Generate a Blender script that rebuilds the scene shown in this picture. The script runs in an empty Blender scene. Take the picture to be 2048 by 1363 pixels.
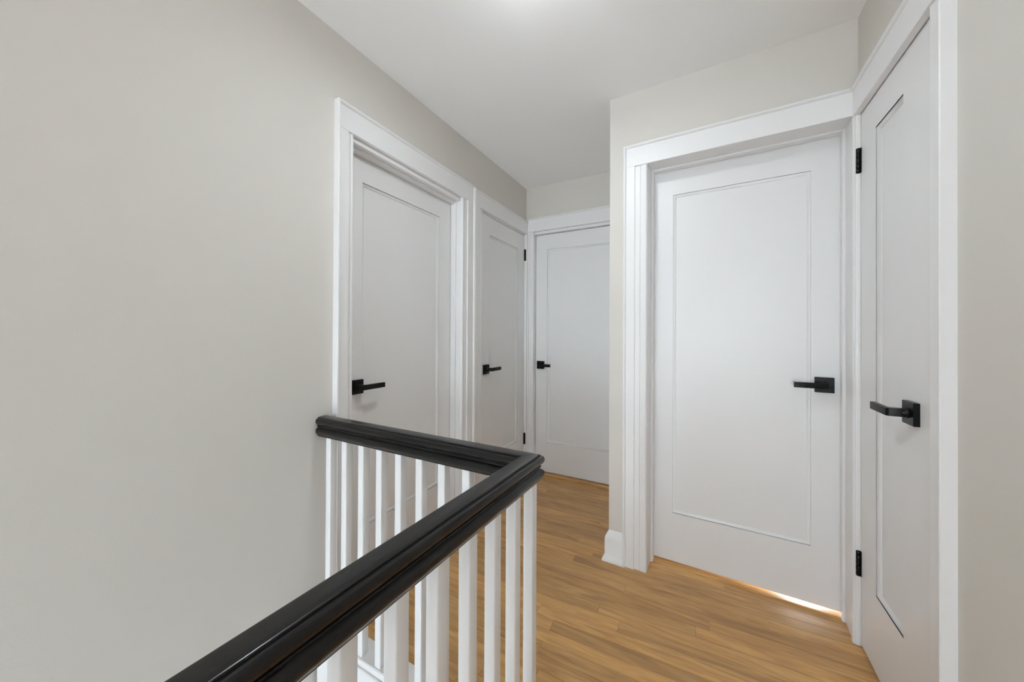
import bpy, bmesh, math, random
from mathutils import Vector, Matrix

# ------------------------------------------------------------------ camera, world, lights, exposure
sc = bpy.context.scene
C = sc.collection
CAM_H = 1.18034
YAW, PITCH, ROLL = 0.49975, 0.004586, 0.004451
FPX, CXP, CYP = 715.05, 1037.31, 662.73          # measured for a 2048x1363 frame

def camera_axes():
    f = Vector((-math.sin(YAW) * math.cos(PITCH), math.cos(YAW) * math.cos(PITCH), math.sin(PITCH)))
    r = Vector((math.cos(YAW), math.sin(YAW), 0)); u = r.cross(f)
    c, s = math.cos(ROLL), math.sin(ROLL)
    return c * r + s * u, -s * r + c * u, f

cd = bpy.data.cameras.new('camera'); cam = bpy.data.objects.new('camera', cd); C.objects.link(cam)
r_, u_, f_ = camera_axes()
M = Matrix.Identity(4)
for i in range(3):
    M[i][0] = r_[i]; M[i][1] = u_[i]; M[i][2] = -f_[i]
M.translation = Vector((0, 0, CAM_H))
cam.matrix_world = M
cd.sensor_fit = 'HORIZONTAL'; cd.sensor_width = 36.0
cd.lens = 36.0 * FPX / 2048
cd.shift_x = (1024 - CXP) / 2048
cd.shift_y = (CYP - 681.5) / 2048
cd.clip_start = 0.02; cd.clip_end = 100
sc.camera = cam

w = bpy.data.worlds.new('world'); sc.world = w; w.use_nodes = True
w.node_tree.nodes['Background'].inputs[0].default_value = (0.75, 0.87, 1.0, 1)
w.node_tree.nodes['Background'].inputs[1].default_value = 1.0

def area(name, loc, target, sx, sy, power, color, shape='RECTANGLE', spread=180):
    l = bpy.data.lights.new(name, 'AREA'); l.shape = shape; l.size = sx
    if shape in ('RECTANGLE', 'ELLIPSE'): l.size_y = sy
    l.energy = power; l.color = color; l.spread = math.radians(spread)
    o = bpy.data.objects.new(name, l); C.objects.link(o); o.location = loc
    o.rotation_euler = (Vector(target) - Vector(loc)).to_track_quat('-Z', 'Y').to_euler()
    return o

LAMP = (-0.50, 0.97, 2.41)                       # flush ceiling lamp, just above the frame
lp = bpy.data.lights.new('ceiling_lamp_light', 'POINT'); lp.energy = 1.9; lp.color = (0.87, 0.95, 1.0); lp.shadow_soft_size = 0.07
lo_ = bpy.data.objects.new('ceiling_lamp_light', lp); C.objects.link(lo_); lo_.location = (LAMP[0], LAMP[1] + .04, 2.285)
area('ceiling_lamp_downlight', (LAMP[0], LAMP[1], 2.325), (LAMP[0], LAMP[1], 0), 0.14, 0.14, 6.9, (0.87, 0.95, 1.0), 'DISK')
area('window_light', (-0.10, -4.25, 0.95), (-0.10, 0, 1.25), 2.4, 1.3, 104.0, (0.82, 0.925, 1.0))
area('stairwell_fill_light', (-0.90, -1.60, -0.95), (-0.86, 1.2, 0.9), 0.78, 1.5, 27.0, (0.80, 0.915, 1.0))  # added fill from the stairwell, brightens the hall ceiling from below
area('room_behind_light', (0.40, 2.32, 0.06), (0.40, 2.0, 0.012), 0.16, 0.07, 9.0, (0.90, 0.92, 1.0))

vs = sc.view_settings
vs.view_transform = 'Standard'; vs.look = 'None'; vs.gamma = 1.0; vs.exposure = -0.03
vs.use_curve_mapping = False
sc.cycles.max_bounces = 16; sc.cycles.diffuse_bounces = 12; sc.cycles.glossy_bounces = 6

# ------------------------------------------------------------------ materials
def new_mat(name):
    m = bpy.data.materials.new(name); m.use_nodes = True
    return m, m.node_tree.nodes, m.node_tree.links, m.node_tree.nodes['Principled BSDF']

def lin(r, g, b):
    f = lambda c: c / 12.92 if c <= .04045 else ((c + .055) / 1.055) ** 2.4
    return (f(r / 255), f(g / 255), f(b / 255), 1)

def paint(name, col, rough, bump=0.02, scale=180, var=0.015, coat=0):
    m, n, l, b = new_mat(name)
    tc = n.new('ShaderNodeTexCoord')
    no = n.new('ShaderNodeTexNoise'); no.inputs['Scale'].default_value = 2.2; no.inputs['Detail'].default_value = 3
    l.new(tc.outputs['Object'], no.inputs['Vector'])
    mr = n.new('ShaderNodeMapRange'); mr.inputs['To Min'].default_value = 1 - var; mr.inputs['To Max'].default_value = 1 + var
    l.new(no.outputs['Fac'], mr.inputs['Value'])
    hs = n.new('ShaderNodeHueSaturation'); hs.inputs['Color'].default_value = col
    l.new(mr.outputs[0], hs.inputs['Value']); l.new(hs.outputs[0], b.inputs['Base Color'])
    n2 = n.new('ShaderNodeTexNoise'); n2.inputs['Scale'].default_value = scale; n2.inputs['Detail'].default_value = 2
    l.new(tc.outputs['Object'], n2.inputs['Vector'])
    bp = n.new('ShaderNodeBump'); bp.inputs['Strength'].default_value = bump * 5; bp.inputs['Distance'].default_value = 0.001
    l.new(n2.outputs['Fac'], bp.inputs['Height']); l.new(bp.outputs[0], b.inputs['Normal'])
    b.inputs['Roughness'].default_value = rough
    b.inputs['Coat Weight'].default_value = coat
    return m

WALL = paint('warm_grey_wall_paint', (0.660, 0.634, 0.593, 1), 0.75, 0.03, 260)
CEIL = paint('white_ceiling_paint', (0.88, 0.885, 0.89, 1), 0.85, 0.02, 200)
TRIM = paint('white_trim_paint', (0.80, 0.80, 0.805, 1), 0.38, 0.015, 60, 0.01)
DOORP = paint('white_door_paint', (0.785, 0.785, 0.79, 1), 0.36, 0.02, 90, 0.01)
GAP = paint('dark_subfloor', (0.05, 0.03, 0.02, 1), 0.9)

def black_wood():
    m, n, l, b = new_mat('black_painted_wood')
    tc = n.new('ShaderNodeTexCoord'); mp = n.new('ShaderNodeMapping'); mp.inputs['Scale'].default_value = (60, 60, 60)
    l.new(tc.outputs['Object'], mp.inputs['Vector'])
    no = n.new('ShaderNodeTexNoise'); no.inputs['Scale'].default_value = 3.0; no.inputs['Detail'].default_value = 6; no.inputs['Roughness'].default_value = .65
    l.new(mp.outputs[0], no.inputs['Vector'])
    cr = n.new('ShaderNodeValToRGB'); cr.color_ramp.elements[0].color = (0.0045, 0.0045, 0.005, 1); cr.color_ramp.elements[1].color = (0.011, 0.0105, 0.0105, 1)
    l.new(no.outputs['Fac'], cr.inputs[0]); l.new(cr.outputs[0], b.inputs['Base Color'])
    bp = n.new('ShaderNodeBump'); bp.inputs['Strength'].default_value = .25; bp.inputs['Distance'].default_value = 0.0008
    l.new(no.outputs['Fac'], bp.inputs['Height']); l.new(bp.outputs[0], b.inputs['Normal'])
    b.inputs['Roughness'].default_value = 0.30; b.inputs['Specular IOR Level'].default_value = 0.14
    b.inputs['Coat Weight'].default_value = 0.4; b.inputs['Coat Roughness'].default_value = 0.13
    return m
BLACKWOOD = black_wood()

def metal():
    m, n, l, b = new_mat('matte_black_metal')
    b.inputs['Base Color'].default_value = (0.0035, 0.0035, 0.004, 1); b.inputs['Roughness'].default_value = 0.33
    b.inputs['Specular IOR Level'].default_value = 0.28
    no = n.new('ShaderNodeTexNoise'); no.inputs['Scale'].default_value = 400
    bp = n.new('ShaderNodeBump'); bp.inputs['Strength'].default_value = .1; bp.inputs['Distance'].default_value = 0.0003
    l.new(no.outputs['Fac'], bp.inputs['Height']); l.new(bp.outputs[0], b.inputs['Normal'])
    return m
METAL = metal()

def oak(name, tint=1.0, warm=0.0):
    m, n, l, b = new_mat(name)
    tc = n.new('ShaderNodeTexCoord'); oi = n.new('ShaderNodeObjectInfo')
    mul = n.new('ShaderNodeVectorMath'); mul.operation = 'SCALE'; mul.inputs['Scale'].default_value = 37.0
    cmb = n.new('ShaderNodeCombineXYZ')
    for k in range(3): l.new(oi.outputs['Random'], cmb.inputs[k])
    l.new(cmb.outputs[0], mul.inputs[0])
    add = n.new('ShaderNodeVectorMath'); add.operation = 'ADD'
    l.new(tc.outputs['Object'], add.inputs[0]); l.new(mul.outputs[0], add.inputs[1])
    # broad cathedral figure
    mp = n.new('ShaderNodeMapping'); mp.inputs['Scale'].default_value = (1.6, 16, 4); l.new(add.outputs[0], mp.inputs['Vector'])
    n1 = n.new('ShaderNodeTexNoise'); n1.inputs['Scale'].default_value = 1.6; n1.inputs['Detail'].default_value = 5; n1.inputs['Distortion'].default_value = 1.2
    l.new(mp.outputs[0], n1.inputs['Vector'])
    # fine pores
    mp2 = n.new('ShaderNodeMapping'); mp2.inputs['Scale'].default_value = (9, 190, 9); l.new(add.outputs[0], mp2.inputs['Vector'])
    n2 = n.new('ShaderNodeTexNoise'); n2.inputs['Scale'].default_value = 1.5; n2.inputs['Detail'].default_value = 4
    l.new(mp2.outputs[0], n2.inputs['Vector'])
    cr = n.new('ShaderNodeValToRGB'); e = cr.color_ramp.elements
    e[0].position = 0.25; e[0].color = (0.38 * tint, 0.190 * tint, 0.062 * tint, 1)
    e[1].position = 0.75; e[1].color = (0.74 * tint, 0.44 * tint, 0.165 * tint, 1)
    x = e.new(0.5); x.color = (0.60 * tint, 0.33 * tint, 0.108 * tint, 1)
    l.new(n1.outputs['Fac'], cr.inputs[0])
    cr2 = n.new('ShaderNodeMapRange'); cr2.inputs['From Min'].default_value = .3; cr2.inputs['From Max'].default_value = .62
    cr2.inputs['To Min'].default_value = 0.84; cr2.inputs['To Max'].default_value = 1.04
    l.new(n2.outputs['Fac'], cr2.inputs['Value'])
    # per board tone
    mr = n.new('ShaderNodeMapRange'); mr.inputs['To Min'].default_value = 0.76; mr.inputs['To Max'].default_value = 1.08
    l.new(oi.outputs['Random'], mr.inputs['Value'])
    mm = n.new('ShaderNodeMath'); mm.operation = 'MULTIPLY'; l.new(cr2.outputs[0], mm.inputs[0]); l.new(mr.outputs[0], mm.inputs[1])
    hs = n.new('ShaderNodeHueSaturation'); l.new(cr.outputs[0], hs.inputs['Color']); l.new(mm.outputs[0], hs.inputs['Value'])
    # small dark nicks
    vo = n.new('ShaderNodeTexVoronoi'); vo.inputs['Scale'].default_value = 9
    l.new(add.outputs[0], vo.inputs['Vector'])
    nk = n.new('ShaderNodeMapRange'); nk.inputs['From Min'].default_value = 0.0; nk.inputs['From Max'].default_value = 0.035
    nk.inputs['To Min'].default_value = 0.55; nk.inputs['To Max'].default_value = 1.0; l.new(vo.outputs['Distance'], nk.inputs['Value'])
    mx = n.new('ShaderNodeMix'); mx.data_type = 'RGBA'; mx.blend_type = 'MULTIPLY'; mx.inputs['Factor'].default_value = 1
    l.new(hs.outputs[0], mx.inputs['A']); l.new(nk.outputs[0], mx.inputs['B'])
    l.new(mx.outputs['Result'], b.inputs['Base Color'])
    bp = n.new('ShaderNodeBump'); bp.inputs['Strength'].default_value = .15; bp.inputs['Distance'].default_value = 0.0006
    l.new(n2.outputs['Fac'], bp.inputs['Height']); l.new(bp.outputs[0], b.inputs['Normal'])
    b.inputs['Roughness'].default_value = 0.33
    b.inputs['Coat Weight'].default_value = 0.25; b.inputs['Coat Roughness'].default_value = 0.2
    return m
OAK = oak('oak_strip_floor')
OAK_S = oak('oak_saddle', 1.05)

def glow(name, col, e):
    m, n, l, b = new_mat(name)
    b.inputs['Base Color'].default_value = (0.9, 0.9, 0.88, 1)
    b.inputs['Emission Color'].default_value = col; b.inputs['Emission Strength'].default_value = e
    return m
DOME = glow('lit_opal_glass', (1, 0.98, 0.95, 1), 0.35)

def glass():
    m, n, l, b = new_mat('window_glass')
    b.inputs['Base Color'].default_value = (1, 1, 1, 1); b.inputs['Roughness'].default_value = 0
    b.inputs['Transmission Weight'].default_value = 1; b.inputs['IOR'].default_value = 1.01
    return m
GLASS = glass()

# ------------------------------------------------------------------ helpers
class Frame:
    """A wall's own frame: u along it, n out of it into the hall, z up."""
    def __init__(s, ox, oy, ux, uy, nx, ny):
        k = math.hypot(ux, uy); s.o = Vector((ox, oy, 0)); s.u = Vector((ux / k, uy / k, 0)); s.n = Vector((nx / k, ny / k, 0))
    def p(s, u, n, z): return s.o + s.u * u + s.n * n + Vector((0, 0, z))

LEFT = Frame(-1.3346, 0, -.0276, 1, 1, .0276)
NEAR = Frame(0, 1.8626, 1, -.0356, -.0356, -1)      # wall with the broad door
RIGHT = Frame(.5281, 0, -.0205, 1, -1, -.0205)
FAR = Frame(0, 2.711, 1, 0, 0, -1)
WORLD = Frame(0, 0, 1, 0, 0, 1)

def box(bm, F, u0, u1, n0, n1, z0, z1, bev=0, seg=1):
    b2 = bmesh.new()
    vs = [b2.verts.new(F.p(u, n, z)) for z in (z0, z1) for n in (n0, n1) for u in (u0, u1)]
    for q in ((0, 1, 3, 2), (4, 6, 7, 5), (0, 4, 5, 1), (2, 3, 7, 6), (0, 2, 6, 4), (1, 5, 7, 3)):
        b2.faces.new([vs[i] for i in q])
    bmesh.ops.recalc_face_normals(b2, faces=b2.faces)
    if bev: bmesh.ops.bevel(b2, geom=b2.edges[:], offset=bev, segments=seg, affect='EDGES', profile=.5)
    merge(bm, b2)

def merge(bm, b2):
    me = bpy.data.meshes.new('tmp'); b2.to_mesh(me); b2.free(); bm.from_mesh(me); bpy.data.meshes.remove(me)

def loft(bm, rings, cap=True):
    """Closed rings of equal length joined into one skin."""
    b2 = bmesh.new()
    R = [[b2.verts.new(p) for p in ring] for ring in rings]
    k = len(R[0])
    for a, b in zip(R, R[1:]):
        for i in range(k): b2.faces.new((a[i], a[(i + 1) % k], b[(i + 1) % k], b[i]))
    if cap: b2.faces.new(R[0]); b2.faces.new(R[-1][::-1])
    bmesh.ops.recalc_face_normals(b2, faces=b2.faces)
    merge(bm, b2)

def cyl(bm, c, r, z0, z1, k=16):
    ring = lambda z, rr: [Vector((c[0] + rr * math.cos(2 * math.pi * i / k), c[1] + rr * math.sin(2 * math.pi * i / k), z)) for i in range(k)]
    loft(bm, [ring(z0, r * .93), ring(z0 + r * .06, r), ring(z1 - r * .06, r), ring(z1, r * .93)])

def finish(name, bm, mat, parent=None, smooth=35):
    """Links a bmesh built in world space; its origin goes to the middle of its foot."""
    co = [v.co for v in bm.verts]
    lo = Vector([min(c[i] for c in co) for i in range(3)]); hi = Vector([max(c[i] for c in co) for i in range(3)])
    org = Vector(((lo.x + hi.x) / 2, (lo.y + hi.y) / 2, lo.z))
    bmesh.ops.translate(bm, verts=bm.verts, vec=-org)
    me = bpy.data.meshes.new(name); bm.to_mesh(me); bm.free()
    me.materials.append(mat)
    if smooth:
        for p in me.polygons: p.use_smooth = True
        me.set_sharp_from_angle(angle=math.radians(smooth))
    o = bpy.data.objects.new(name, me); C.objects.link(o)
    place(o, org, parent)
    return o

def wloc(o):
    v = Vector(o.location)
    while o.parent: o = o.parent; v += Vector(o.location)
    return v

def place(o, world, parent):
    if parent is not None:
        o.parent = parent; o.location = Vector(world) - wloc(parent)
    else: o.location = world

def empty(name, loc, parent=None):
    o = bpy.data.objects.new(name, None); o.empty_display_size = .1; C.objects.link(o); place(o, loc, parent); return o

def tag(o, label=None, cat=None, group=None, kind=None):
    if label: o['label'] = label
    if cat: o['category'] = cat
    if group: o['group'] = group
    if kind: o['kind'] = kind
    return o

# ------------------------------------------------------------------ floor
ZC = 2.4104
bm = bmesh.new()
box(bm, WORLD, -.452, .60, -1.5, .93, -.20, -.012)
box(bm, WORLD, -1.62, 1.05, .93, 3.2, -.20, -.012)
floor = finish('floor', bm, GAP, smooth=0)
tag(floor, 'honey oak strip floor running across the hall', 'floor', kind='structure')
rng = random.Random(11)
FL = Frame(0, 0, 1, .034, -.034, 1)
PW = 0.0572
y = .93 - PW * 44 + 0.004
rows = []
i = 0
while y < 2.86:
    ym = y + PW / 2
    if ym < .95: x0, x1 = -.41 + .034 * ym, .60
    elif ym < 1.84: x0, x1 = -1.40, .64
    elif ym < 2.10: x0, x1 = -1.40, .60
    else: x0, x1 = -1.40, -.375
    if y > -1.46: rows.append((y, x0, x1))
    y += PW
joint_hint = {}
n_pl = 0
for (yy, x0, x1) in rows:
    x0 -= 0; cur = x0 - rng.uniform(0.0, .55)
    first = True
    while cur < x1 - 1e-4:
        ln = rng.uniform(.55, 1.3)
        a, b = max(cur, x0), min(cur + ln, x1)
        if x1 - b < .12: b = x1
        if b - a > .05:
            ysh = 0
            g = .00025
            bm = bmesh.new(); b2 = bmesh.new()
            dz = rng.uniform(-.0004, .0002)
            A, B, c0, c1 = a + g, b - g, yy + g, yy + PW - g
            e = .0007
            pts = [(A, c0, -.010), (B, c0, -.010), (B, c1, -.010), (A, c1, -.010)]
            mid = [(A, c0, -e), (B, c0, -e), (B, c1, -e), (A, c1, -e)]
            top = [(A + e, c0 + e, 0), (B - e, c0 + e, 0), (B - e, c1 - e, 0), (A + e, c1 - e, 0)]
            loft(bm, [[FL.p(u, n, z + dz) for (u, n, z) in R] for R in (pts, mid, top)])
            b2.free()
            o = finish('plank', bm, OAK, floor, smooth=0)
            # grain follows the board: keep object x along it (frame turn is only two degrees)
            n_pl += 1
        cur = b if b >= x1 else cur + ln
print('planks', n_pl)

# ------------------------------------------------------------------ walls
def wall(name, F, us, zs, thick, openings, label, z0=0.0, z1=ZC, mat=WALL):
    """us = (start, end); openings = [(u0,u1,ztop,zbottom)]"""
    bm = bmesh.new(); cur = us[0]
    for (a, b, zt, zb) in openings:
        if a > cur: box(bm, F, cur, a, -thick, 0, z0, z1)
        if zt < z1: box(bm, F, a, b, -thick, 0, zt, z1)
        if zb > z0: box(bm, F, a, b, -thick, 0, z0, zb)
        cur = b
    if cur < us[1]: box(bm, F, cur, us[1], -thick, 0, z0, z1)
    o = finish(name, bm, mat, smooth=0)
    return tag(o, label, 'wall', kind='structure')

wall('wall_left', LEFT, (-1.5, 2.72), None, .14, [(.975, 1.79, 2.02, -.02), (1.985, 2.69, 2.02, -.02)],
     'warm grey painted wall on the left, beside the stairwell', z0=-.0)
bm = bmesh.new(); box(bm, LEFT, -1.5, .93, -.14, 0, -2.6, 0)
tag(finish('wall_stairwell_left', bm, WALL, smooth=0), 'lower part of the left wall going down into the stairwell', 'wall', kind='structure')
wall('wall_far', FAR, (-1.55, -.46), None, .14, [(-1.345, -.56, 2.03, -.02)], 'warm grey painted wall at the far end, above the far door')
wall('wall_front', NEAR, (-.482, .66), None, .15, [(-.315, .485, 2.06, -.02)], 'warm grey painted wall around the broad single-panel door', )
bm = bmesh.new(); box(bm, WORLD, -.482, -.34, 2.03, 2.711, 0, ZC)
tag(finish('wall_return', bm, WALL, smooth=0), 'grey side wall leading back to the far door', 'wall', kind='structure')
wall('wall_right', RIGHT, (-1.5, 1.845), None, .14, [(1.30, 1.835, 2.03, -.02)], 'warm grey painted wall on the right, around the closet door')
# the room the hall opens into behind the camera, with the big window the daylight comes through
BACK = Frame(0, -4.1, 1, 0, 0, 1)
wall('wall_back', BACK, (-1.75, 1.55), None, .12, [(-1.30, 1.10, 2.25, .35)], 'white wall with a wide window behind the camera', mat=TRIM)
bm = bmesh.new()
box(bm, WORLD, -1.75, -1.63, -4.1, -1.5, 0, ZC); box(bm, WORLD, -1.63, -1.30, -1.62, -1.5, 0, ZC)
box(bm, WORLD, 1.43, 1.55, -4.1, -1.5, 0, ZC); box(bm, WORLD, .558, 1.43, -1.62, -1.5, 0, ZC)
tag(finish('wall_back_room', bm, TRIM, smooth=0), 'white side walls of the room behind the camera', 'wall', kind='structure')
bm = bmesh.new(); box(bm, WORLD, -1.63, 1.43, -4.1, -1.5, -.02, 0)
tag(finish('floor_back_room', bm, OAK, smooth=0), 'oak floor of the room behind the camera', 'floor', kind='structure')
bm = bmesh.new()
for q in ((-1.35, -.452, -2.6, -1.75), (-1.35, -.452, -.17, -.02), (-1.35, -1.30, -1.75, -.17), (-.50, -.452, -1.75, -.17)):
    box(bm, WORLD, q[0], q[1], -1.54, -1.5, q[2], q[3])
tag(finish('wall_stairwell_back', bm, WALL, smooth=0), 'back side of the stairwell', 'wall', kind='structure')
bm = bmesh.new()
box(bm, WORLD, -1.75, 1.55, -4.25, 3.2, ZC, ZC + .12)
tag(finish('ceiling', bm, CEIL, smooth=0), 'smooth white painted ceiling', 'ceiling', kind='structure')
# closets and room behind the doors keep the gaps dark or lit as they are
bm = bmesh.new()
box(bm, LEFT, .90, 2.84, -.60, -.58, -.02, ZC); box(bm, LEFT, .88, .90, -.60, -.14, -.02, ZC); box(bm, LEFT, 2.84, 2.86, -.60, -.14, -.02, ZC)
box(bm, LEFT, .88, 2.86, -.60, -.14, -.04, -.021)
tag(finish('wall_left_closet', bm, WALL, smooth=0), 'walls of the rooms behind the two left doors', 'wall', kind='structure')
bm = bmesh.new()
box(bm, FAR, -1.50, -.30, -.50, -.48, -.02, ZC); box(bm, FAR, -1.5, -1.48, -.5, -.14, -.02, ZC); box(bm, FAR, -.47, -.45, -.48, -.14, -.02, ZC)
tag(finish('wall_far_closet', bm, WALL, smooth=0), 'walls of the room behind the far door', 'wall', kind='structure')
bm = bmesh.new()
box(bm, RIGHT, 1.1, 2.0, -.50, -.48, -.02, ZC); box(bm, RIGHT, 1.1, 1.12, -.50, -.14, -.02, ZC); box(bm, RIGHT, 1.86, 1.88, -.5, -.14, -.02, ZC)
tag(finish('wall_right_closet', bm, WALL, smooth=0), 'walls of the closet behind the narrow right door', 'wall', kind='structure')
bm = bmesh.new()
box(bm, WORLD, -.34, 1.0, 3.0, 3.02, -.02, ZC); box(bm, WORLD, -.34, -.33, 2.71, 3.0, -.02, ZC); box(bm, WORLD, .98, 1.0, 1.99, 3.0, -.02, ZC)
tag(finish('wall_room_behind', bm, TRIM, smooth=0), 'white walls of the bright room behind the broad door', 'wall', kind='structure')

# window in the back wall
win = empty('window_1', (-.10, -4.16, .35)); tag(win, 'wide white framed window behind the camera', 'window', kind='structure')
bm = bmesh.new()
for (a, b, c, d) in ((-1.30, -1.25, .35, 2.25), (1.05, 1.10, .35, 2.25), (-1.25, 1.05, .35, .40), (-1.25, 1.05, 2.20, 2.25), (-.12, -.08, .40, 2.20)):
    box(bm, BACK, a, b, -.09, -.05, c, d, .003)
finish('window_frame', bm, TRIM, win)
bm = bmesh.new(); box(bm, BACK, -1.25, 1.05, -.072, -.068, .40, 2.20); finish('window_pane', bm, GLASS, win, smooth=0)

win = empty('added_stairwell_window', (-.90, -1.53, -1.75)); tag(win, 'added tall white framed window low in the stairwell, opening for the fill light', 'window', kind='structure')  # unseen window added around the stairwell fill light
bm = bmesh.new()
for q in ((-1.30, -1.265, -1.75, -.17), (-.535, -.50, -1.75, -.17), (-1.265, -.535, -1.75, -1.715), (-1.265, -.535, -.205, -.17), (-1.265, -.535, -.975, -.945)):
    box(bm, WORLD, q[0], q[1], -1.545, -1.515, q[2], q[3], .003)
finish('window_frame', bm, TRIM, win)
bm = bmesh.new(); box(bm, WORLD, -1.265, -.535, -1.532, -1.528, -1.715, -.205); finish('window_pane', bm, GLASS, win, smooth=0)

# ------------------------------------------------------------------ stairwell edge: fascia, nosing board
bm = bmesh.new()
box(bm, WORLD, -1.345, -.4450, .856, .93, -.30, .0)          # far fascia
box(bm, WORLD, -.4450, -.392, -1.49, .93, -.30, .0)          # side fascia under the rail
t = tag(finish('trim_1', bm, TRIM), 'white painted fascia board along the stairwell edge', 'trim', kind='structure')
bm = bmesh.new()
box(bm, WORLD, -1.345, -.449, .856, .93, -2.6, -.3); box(bm, WORLD, -.449, -.392, -1.49, .93, -2.6, -.3)
tag(finish('wall_stairwell', bm, WALL, smooth=0), 'walls of the stairwell below the landing', 'wall', kind='structure')
bm = bmesh.new(); box(bm, WORLD, -1.35, -.39, -1.5, .93, -2.66, -2.6)
tag(finish('floor_lower', bm, OAK, smooth=0), 'oak floor at the foot of the stairwell', 'floor', kind='structure')
bm = bmesh.new()
ox, oy = -.4490, .857                                         # nosing: rounded moulded edge over the well
def nose_ring(P, out):                                        # profile in (out, z)
    prof = [(0.02, 0.0), (-.003, 0.0), (-.006, .003), (-.007, .010), (-.006, .017), (-.003, .020), (.02, .020), (.0715, .020), (.0735, .018), (.0735, 0.0)]
    return [P(a, z) for a, z in prof]
loft(bm, [nose_ring(lambda a, z: Vector((-1.3585 + .0, oy + a, z)), 1),
          nose_ring(lambda a, z: Vector((ox + a, oy + a, z)), 1),
          nose_ring(lambda a, z: Vector((ox + a, -1.49, z)), 1)])
t = tag(finish('trim_2', bm, TRIM), 'white nosing board the balusters stand on', 'trim', kind='structure')
bm = bmesh.new()
box(bm, WORLD, -1.345, -.4540, .847, .856, -.26, -.011, .002)
box(bm, WORLD, -.4540, -.4450, -1.49, .856, -.26, -.011, .002)
tag(finish('trim_3', bm, TRIM), 'white apron board under the nosing, facing the stairwell', 'trim', kind='structure')

# ------------------------------------------------------------------ baseboards
def base_prof():   # (distance from wall, z)
    return [(0, 0), (.030, 0), (.029, .012), (.022, .024), (.0175, .034), (.0175, .112), (.016, .122), (.012, .131), (.006, .141), (.0015, .152), (0, .155)]
bm = bmesh.new()
cx, cy = NEAR.p(-.482, 0, 0).x, NEAR.p(-.482, 0, 0).y
P = base_prof()
loft(bm, [[Vector((cx - d, 2.711, z)) for d, z in P], [Vector((cx - d, cy - d, z)) for d, z in P],
          [NEAR.p(-.4065, d, z) for d, z in P]])
tag(finish('baseboard_corner', bm, TRIM), 'white baseboard wrapping the wall corner left of the broad door', 'baseboard', kind='structure')
bm = bmesh.new(); loft(bm, [[RIGHT.p(u, d, z) for d, z in P] for u in (-1.49, 1.231)])
tag(finish('baseboard_right', bm, TRIM), 'white baseboard along the right wall', 'baseboard', kind='structure')

# ------------------------------------------------------------------ door casings
def casing(num, F, lo, li, lj, rj, ri, ro, zopen, zhead, ztop, jamb_n, stop_n, label, sides='LR', bead=.016, strip=.014):
    """lo/ro outer edges, li/ri where board meets inner strip, lj/rj jamb faces (the opening)."""
    base = F.p((lj + rj) / 2, 0, 0)
    r = empty('trim_%d' % num, base); tag(r, label, 'door frame', kind='structure')
    T = .022
    bm = bmesh.new()
    box(bm, F, lo + (.013 if 'L' in sides else 0), ro - (.013 if 'R' in sides else 0), 0, T, zhead, ztop - .013, .0015)
    finish('head_casing', bm, TRIM, r)
    for s in ('L', 'R'):
        bm = bmesh.new()
        if s == 'L': a, b, e, sg = lo, li, lj, 1
        else: a, b, e, sg = ro, ri, rj, -1
        if abs(a - b) > .004:
            off = .013 if s in sides else 0
            box(bm, F, min(a + sg * off, b), max(a + sg * off, b), 0, T, 0, zhead, .0012)
            finish('side_casing', bm, TRIM, r); bm = bmesh.new()
        # inner strip: three small steps with a bead at the opening
        x = [b, b + sg * abs(e - b) * .42, b + sg * abs(e - b) * .72, e]
        k = abs(e - b)
        if k > .02:
            prof = [(b, 0), (b, strip), (b + sg * k * .40, strip), (b + sg * k * .43, strip - .003), (b + sg * k * .47, strip), (b + sg * (k - .012), strip + .002),
                    (b + sg * (k - .006), strip + .0025), (b + sg * (k - .002), strip), (e, strip - .004), (e, 0)]
        else:
            prof = [(b, 0), (b, strip), (b + sg * k * .5, strip + .002), (e - sg * .002, strip), (e, strip - .004), (e, 0)]
        loft(bm, [[F.p(u, n, z) for u, n in prof] for z in (0, zhead)])
        finish('casing_moulding', bm, TRIM, r)
        # jamb
        bm = bmesh.new(); box(bm, F, min(e, e - sg * .016), max(e, e - sg * .016), jamb_n, -.0005, 0, max(zopen, zhead) + .016, .0008)
        finish('jamb', bm, TRIM, r)
        if stop_n:
            bm = bmesh.new(); box(bm, F, min(e, e + sg * .011), max(e, e + sg * .011), stop_n[0], stop_n[1], 0, zopen, .0015)
            finish('door_stop', bm, TRIM, r)
    bm = bmesh.new(); box(bm, F, lj, rj, jamb_n, -.0005, zopen, max(zopen, zhead) + .016, .0008)
    finish('head_jamb', bm, TRIM, r)
    if stop_n:
        bm = bmesh.new(); box(bm, F, lj + .011, rj - .011, stop_n[0], stop_n[1], zopen - .011, zopen, .0015)
        finish('door_stop', bm, TRIM, r)
    # backband round the outside
    bm = bmesh.new(); B = .030
    def bb(out, inn):
        return [(out, 0), (out, B - .002), (out + (inn - out) * .15, B), (out + (inn - out) * .55, B), (out + (inn - out) * .8, B - .003), (inn, T + .001), (inn, 0)]
    rings = []
    K = .013
    if 'L' in sides:
        rings.append([F.p(lo + d, n, 0) for d, n in bb(0, K)]); rings.append([F.p(lo + d, n, ztop - d) for d, n in bb(0, K)])
    else: rings.append([F.p(lo, n, ztop - d) for d, n in bb(0, K)])
    if 'R' in sides:
        rings.append([F.p(ro - d, n, ztop - d) for d, n in bb(0, K)]); rings.append([F.p(ro - d, n, 0) for d, n in bb(0, K)])
    else: rings.append([F.p(ro, n, ztop - d) for d, n in bb(0, K)])
    loft(bm, rings); finish('backband', bm, TRIM, r)
    return r

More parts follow.
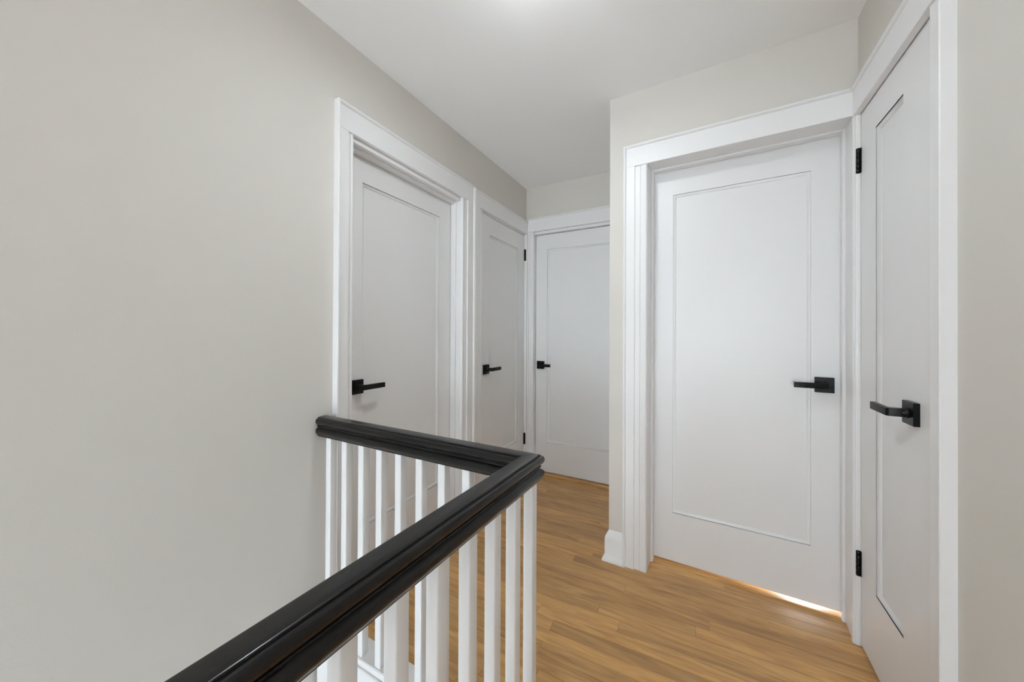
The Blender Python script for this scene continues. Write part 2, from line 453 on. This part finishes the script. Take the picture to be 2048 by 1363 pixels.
# ------------------------------------------------------------------ doors
def leaf(root, F, u0, u1, z0, z1, nf, pu0, pu1, pz0, pz1, th=.035, sw=.0165, dep=.0125):
    """Stiles and rails with an opening, a moulded sticking and a flat recessed panel."""
    bm = bmesh.new()
    o = [(u0, z0), (u1, z0), (u1, z1), (u0, z1)]; i = [(pu0, pz0), (pu1, pz0), (pu1, pz1), (pu0, pz1)]
    c = .0012
    oc = [(u0 + c, z0 + c), (u1 - c, z0 + c), (u1 - c, z1 - c), (u0 + c, z1 - c)]
    b2 = bmesh.new()
    R = [[b2.verts.new(F.p(u, n, z)) for u, z in ring] for ring, n in ((i, nf - th), (o, nf - th), (o, nf - c), (oc, nf), (i, nf))]
    R.append(R[0])
    for a, b in zip(R, R[1:]):
        for k in range(4): b2.faces.new((a[k], a[(k + 1) % 4], b[(k + 1) % 4], b[k]))
    bmesh.ops.recalc_face_normals(b2, faces=b2.faces); merge(bm, b2)
    finish('leaf_frame', bm, DOORP, root, smooth=0)
    def ins(d): return [(pu0 + d, pz0 + d), (pu1 - d, pz0 + d), (pu1 - d, pz1 - d), (pu0 + d, pz1 - d)]
    b2 = bmesh.new()
    steps = [(0.0003, 0), (0.0003, -.0032), (.0022, -.0038), (.0122, -dep + .0034), (.0130, -dep + .0006), (sw, -dep), (sw, -dep - .012), (.0003, -dep - .012)]
    R = [[b2.verts.new(F.p(u, nf - .0001 + n, z)) for u, z in ins(d)] for d, n in steps]
    R.append(R[0])
    for a, b in zip(R, R[1:]):
        for k in range(4): b2.faces.new((a[k], a[(k + 1) % 4], b[(k + 1) % 4], b[k]))
    bmesh.ops.recalc_face_normals(b2, faces=b2.faces)
    bm = bmesh.new(); merge(bm, b2); finish('panel_moulding', bm, DOORP, root, smooth=50)
    bm = bmesh.new(); box(bm, F, pu0 + sw - .0004, pu1 - sw + .0004, nf - th + .006, nf - dep + .0002, pz0 + sw - .0004, pz1 - sw + .0004)
    finish('panel', bm, DOORP, root, smooth=0)

def handle(root, F, uc, zc, nf, sg, length=.116):
    h = empty('door_handle', F.p(uc, nf, zc), root)
    bm = bmesh.new(); S = .0325
    box(bm, F, uc - S, uc + S, nf, nf + .014, zc - S, zc + S, .0008)
    finish('rosette', bm, METAL, h)
    bm = bmesh.new()
    k = 20; zz = zc
    ring = lambda n, r: [F.p(uc + r * math.cos(2 * math.pi * i / k), n, zz + r * math.sin(2 * math.pi * i / k)) for i in range(k)]
    loft(bm, [ring(nf + .013, .0150), ring(nf + .0165, .0150), ring(nf + .018, .0135), ring(nf + .030, .0125)])
    finish('collar', bm, METAL, h, smooth=40)
    bm = bmesh.new(); H = .0115
    # one L-shaped bar: neck straight out, then the lever
    a, b = uc - sg * .010, uc + sg * length
    n0, n1, n2 = nf + .019, nf + .049, nf + .062
    pts = [(a, n0), (uc + sg * .010, n0), (uc + sg * .012, n1 - .004), (uc + sg * .016, n1), (b, n1), (b, n2), (uc - sg * .004, n2), (a, n2 - .006)]
    b2 = bmesh.new()
    lo = [b2.verts.new(F.p(u, n, zz - H)) for u, n in pts]; hi = [b2.verts.new(F.p(u, n, zz + H)) for u, n in pts]
    m = len(pts)
    for q in range(m): b2.faces.new((lo[q], lo[(q + 1) % m], hi[(q + 1) % m], hi[q]))
    b2.faces.new(lo[::-1]); b2.faces.new(hi)
    bmesh.ops.recalc_face_normals(b2, faces=b2.faces)
    bmesh.ops.bevel(b2, geom=b2.edges[:], offset=.0008, segments=1, affect='EDGES')
    merge(bm, b2); finish('lever', bm, METAL, h, smooth=30)
    return h

def hinge(root, F, u, zc, nf, leaf_sg):
    h = empty('hinge', F.p(u, nf, zc - .0475), root)
    bm = bmesh.new()
    c = F.p(u, nf + .0075, 0); r = .0072
    for q in range(5):
        cyl(bm, (c.x, c.y), r, zc - .0475 + q * .019 + .0004, zc - .0475 + (q + 1) * .019 - .0004, 14)
    cyl(bm, (c.x, c.y), r * .62, zc - .0485, zc + .0485, 12)
    finish('knuckle', bm, METAL, h, smooth=50)
    bm = bmesh.new(); box(bm, F, min(u, u + leaf_sg * .010), max(u, u + leaf_sg * .010), nf + .0003, nf + .0028, zc - .0475, zc + .0475, .0006)
    finish('hinge_plate', bm, METAL, h)

def door(num, F, u0, u1, z0, z1, nf, panel, label):
    r = empty('door_%d' % num, F.p((u0 + u1) / 2, nf - .0175, z0)); tag(r, label, 'door', kind='structure')
    leaf(r, F, u0, u1, z0, z1, nf, *panel)
    return r

# door 1: left wall, nearest
casing(4, LEFT, .914, .966, .996, 1.774, 1.824, 1.897, 2.000, 2.021, 2.131, -.14, (-.067, -.030),
       'white casing around the nearest door on the left wall')
d = door(1, LEFT, .999, 1.771, .010, 1.997, -.070, (1.110, 1.660, .275, 1.878), 'white single-panel door recessed in the left wall, nearest the stair rail')
handle(d, LEFT, 1.079, .933, -.070, 1)
# door 2: left wall, closet by the far corner
casing(5, LEFT, 1.899, 1.960, 2.003, 2.676, 2.680, 2.689, 2.006, 2.015, 2.122, -.14, None,
       'white casing around the narrow closet door in the far left corner', sides='L')
d = door(2, LEFT, 2.006, 2.673, .008, 2.001, .001, (2.114, 2.553, .30, 1.872), 'narrow white closet door hinged in the far left corner')
handle(d, LEFT, 2.067, .930, .001, 1)
hinge(d, LEFT, 2.6765, 1.84, .001, -1); hinge(d, LEFT, 2.6765, .295, .001, -1)
# door 3: far wall
casing(6, FAR, -1.387, -1.372, -1.331, -.575, -.545, -.485, 2.012, 2.034, 2.146, -.14, None,
       'white casing around the door at the far end', sides='')
d = door(3, FAR, -1.328, -.578, .025, 2.008, -.028, (-1.222, -.684, .272, 1.880), 'white single-panel door at the far end of the hall')
handle(d, FAR, -1.280, .915, -.028, 1, .108)
# door 4: broad, facing
casing(7, NEAR, -.405, -.350, -.291, .474, .478, .489, 2.032, 2.024, 2.131, -.15, (-.127, -.09),
       'white casing around the broad door facing the stair', sides='L')
d = door(4, NEAR, -.288, .4705, .014, 2.028, -.130, (-.190, .367, .262, 1.896), 'broad white single-panel door facing the stair, between the wall corner and the right wall')
handle(d, NEAR, .411, .965, -.130, -1, .110)
# door 6: right wall closet
casing(8, RIGHT, 1.232, 1.247, 1.312, 1.820, 1.823, 1.838, 2.026, 2.022, 2.131, -.14, None,
       'white casing around the narrow door on the right wall', sides='L')
d = door(5, RIGHT, 1.316, 1.817, .008, 2.022, -.001, (1.493, 1.688, .275, 1.905), 'narrow white door in the right wall, hinges on its far edge')
handle(d, RIGHT, 1.431, .958, -.001, 1, .105)
hinge(d, RIGHT, 1.8215, 1.845, -.001, -1); hinge(d, RIGHT, 1.8215, .312, -.001, -1)

# oak saddles under the doors
def saddle(num, F, u0, u1, n0, n1, h, label):
    bm = bmesh.new()
    prof = [(n1, 0), (n1 - .0, h * .4), (n1 - .008, h), (n0 + .008, h), (n0, h * .4), (n0, 0)]
    loft(bm, [[F.p(u, n, z) for n, z in prof] for u in (u0, u1)])
    tag(finish('trim_%d' % num, bm, OAK_S, smooth=0), label, 'threshold', kind='structure')
saddle(9, FAR, -1.330, -.576, -.138, .004, .020, 'oak threshold under the far door')
saddle(10, NEAR, -.290, .473, -.149, -.100, .005, 'oak threshold under the broad door')

# ------------------------------------------------------------------ balustrade
RX, RY = -.438, .872
bal = empty('stair_balustrade', (RX, RY, .02))
tag(bal, 'L-shaped stair balustrade with moulded black handrail over slim white square balusters', 'railing')
# profile: half (d, z) from the top down, mirrored
half = [(0, .8508), (.009, .8505), (.0165, .8496), (.0196, .8482), (.0200, .8478), (.0201, .8452), (.0212, .8450), (.0245, .8440), (.0276, .8408), (.0292, .8360), (.0293, .8310),
        (.0280, .8262), (.0252, .8228), (.0222, .8206), (.0212, .8200), (.0208, .8182), (.0222, .8174), (.0226, .8152), (.0214, .8134), (.0196, .8128), (.0194, .8100), (.0212, .8088),
        (.0248, .8062), (.0282, .8022), (.0293, .7972), (.0286, .7920), (.0262, .7868), (.0236, .7828), (.0226, .7812), (.0200, .7806), (.0190, .7760), (.0180, .7752), (0, .7752)]
prof = half + [(-d, z) for d, z in half[-2:0:-1]]
bm = bmesh.new()
xs = lambda d: LEFT.p((RY + d), 0, 0).x + .0005
loft(bm, [[Vector((xs(d), RY + d, z)) for d, z in prof], [Vector((RX + d, RY + d, z)) for d, z in prof],
          [Vector((RX + d, -1.495, z)) for d, z in prof]])
finish('handrail', bm, BLACKWOOD, bal, smooth=32)
W = .0142
bm = bmesh.new(); box(bm, WORLD, -.5 - W, -.5 + W, 0 - W, 0 + W, .0195, .7765, .0035, 3)
b0 = finish('baluster', bm, TRIM, bal, smooth=40)
zb = .0195 - .02
b0.location = (0, 0, zb)
def bal_at(x, y):
    o = b0.copy(); C.objects.link(o); o.parent = bal; o.location = (x - RX, y - RY, zb); return o
for k in range(9): bal_at(-1.3005 + k * .0934, RY)
for k in range(1, 25): bal_at(RX, RY - k * .0934)

# ------------------------------------------------------------------ ceiling lamp just above the frame
lamp = empty('ceiling_lamp', LAMP); tag(lamp, 'round flush ceiling lamp with white opal bowl above the stair corner', 'lamp')
bm = bmesh.new(); cyl(bm, LAMP[:2], .12, ZC - .022, ZC - .0005, 40); finish('lamp_base', bm, TRIM, lamp)
bm = bmesh.new()
rr = [(.108, ZC - .022), (.112, ZC - .034), (.104, ZC - .052), (.085, ZC - .065), (.055, ZC - .073), (.02, ZC - .077)]
loft(bm, [[Vector((LAMP[0] + r * math.cos(a * math.pi / 20), LAMP[1] + r * math.sin(a * math.pi / 20), z)) for a in range(40)] for r, z in rr])
finish('lamp_shade', bm, DOME, lamp, smooth=60)
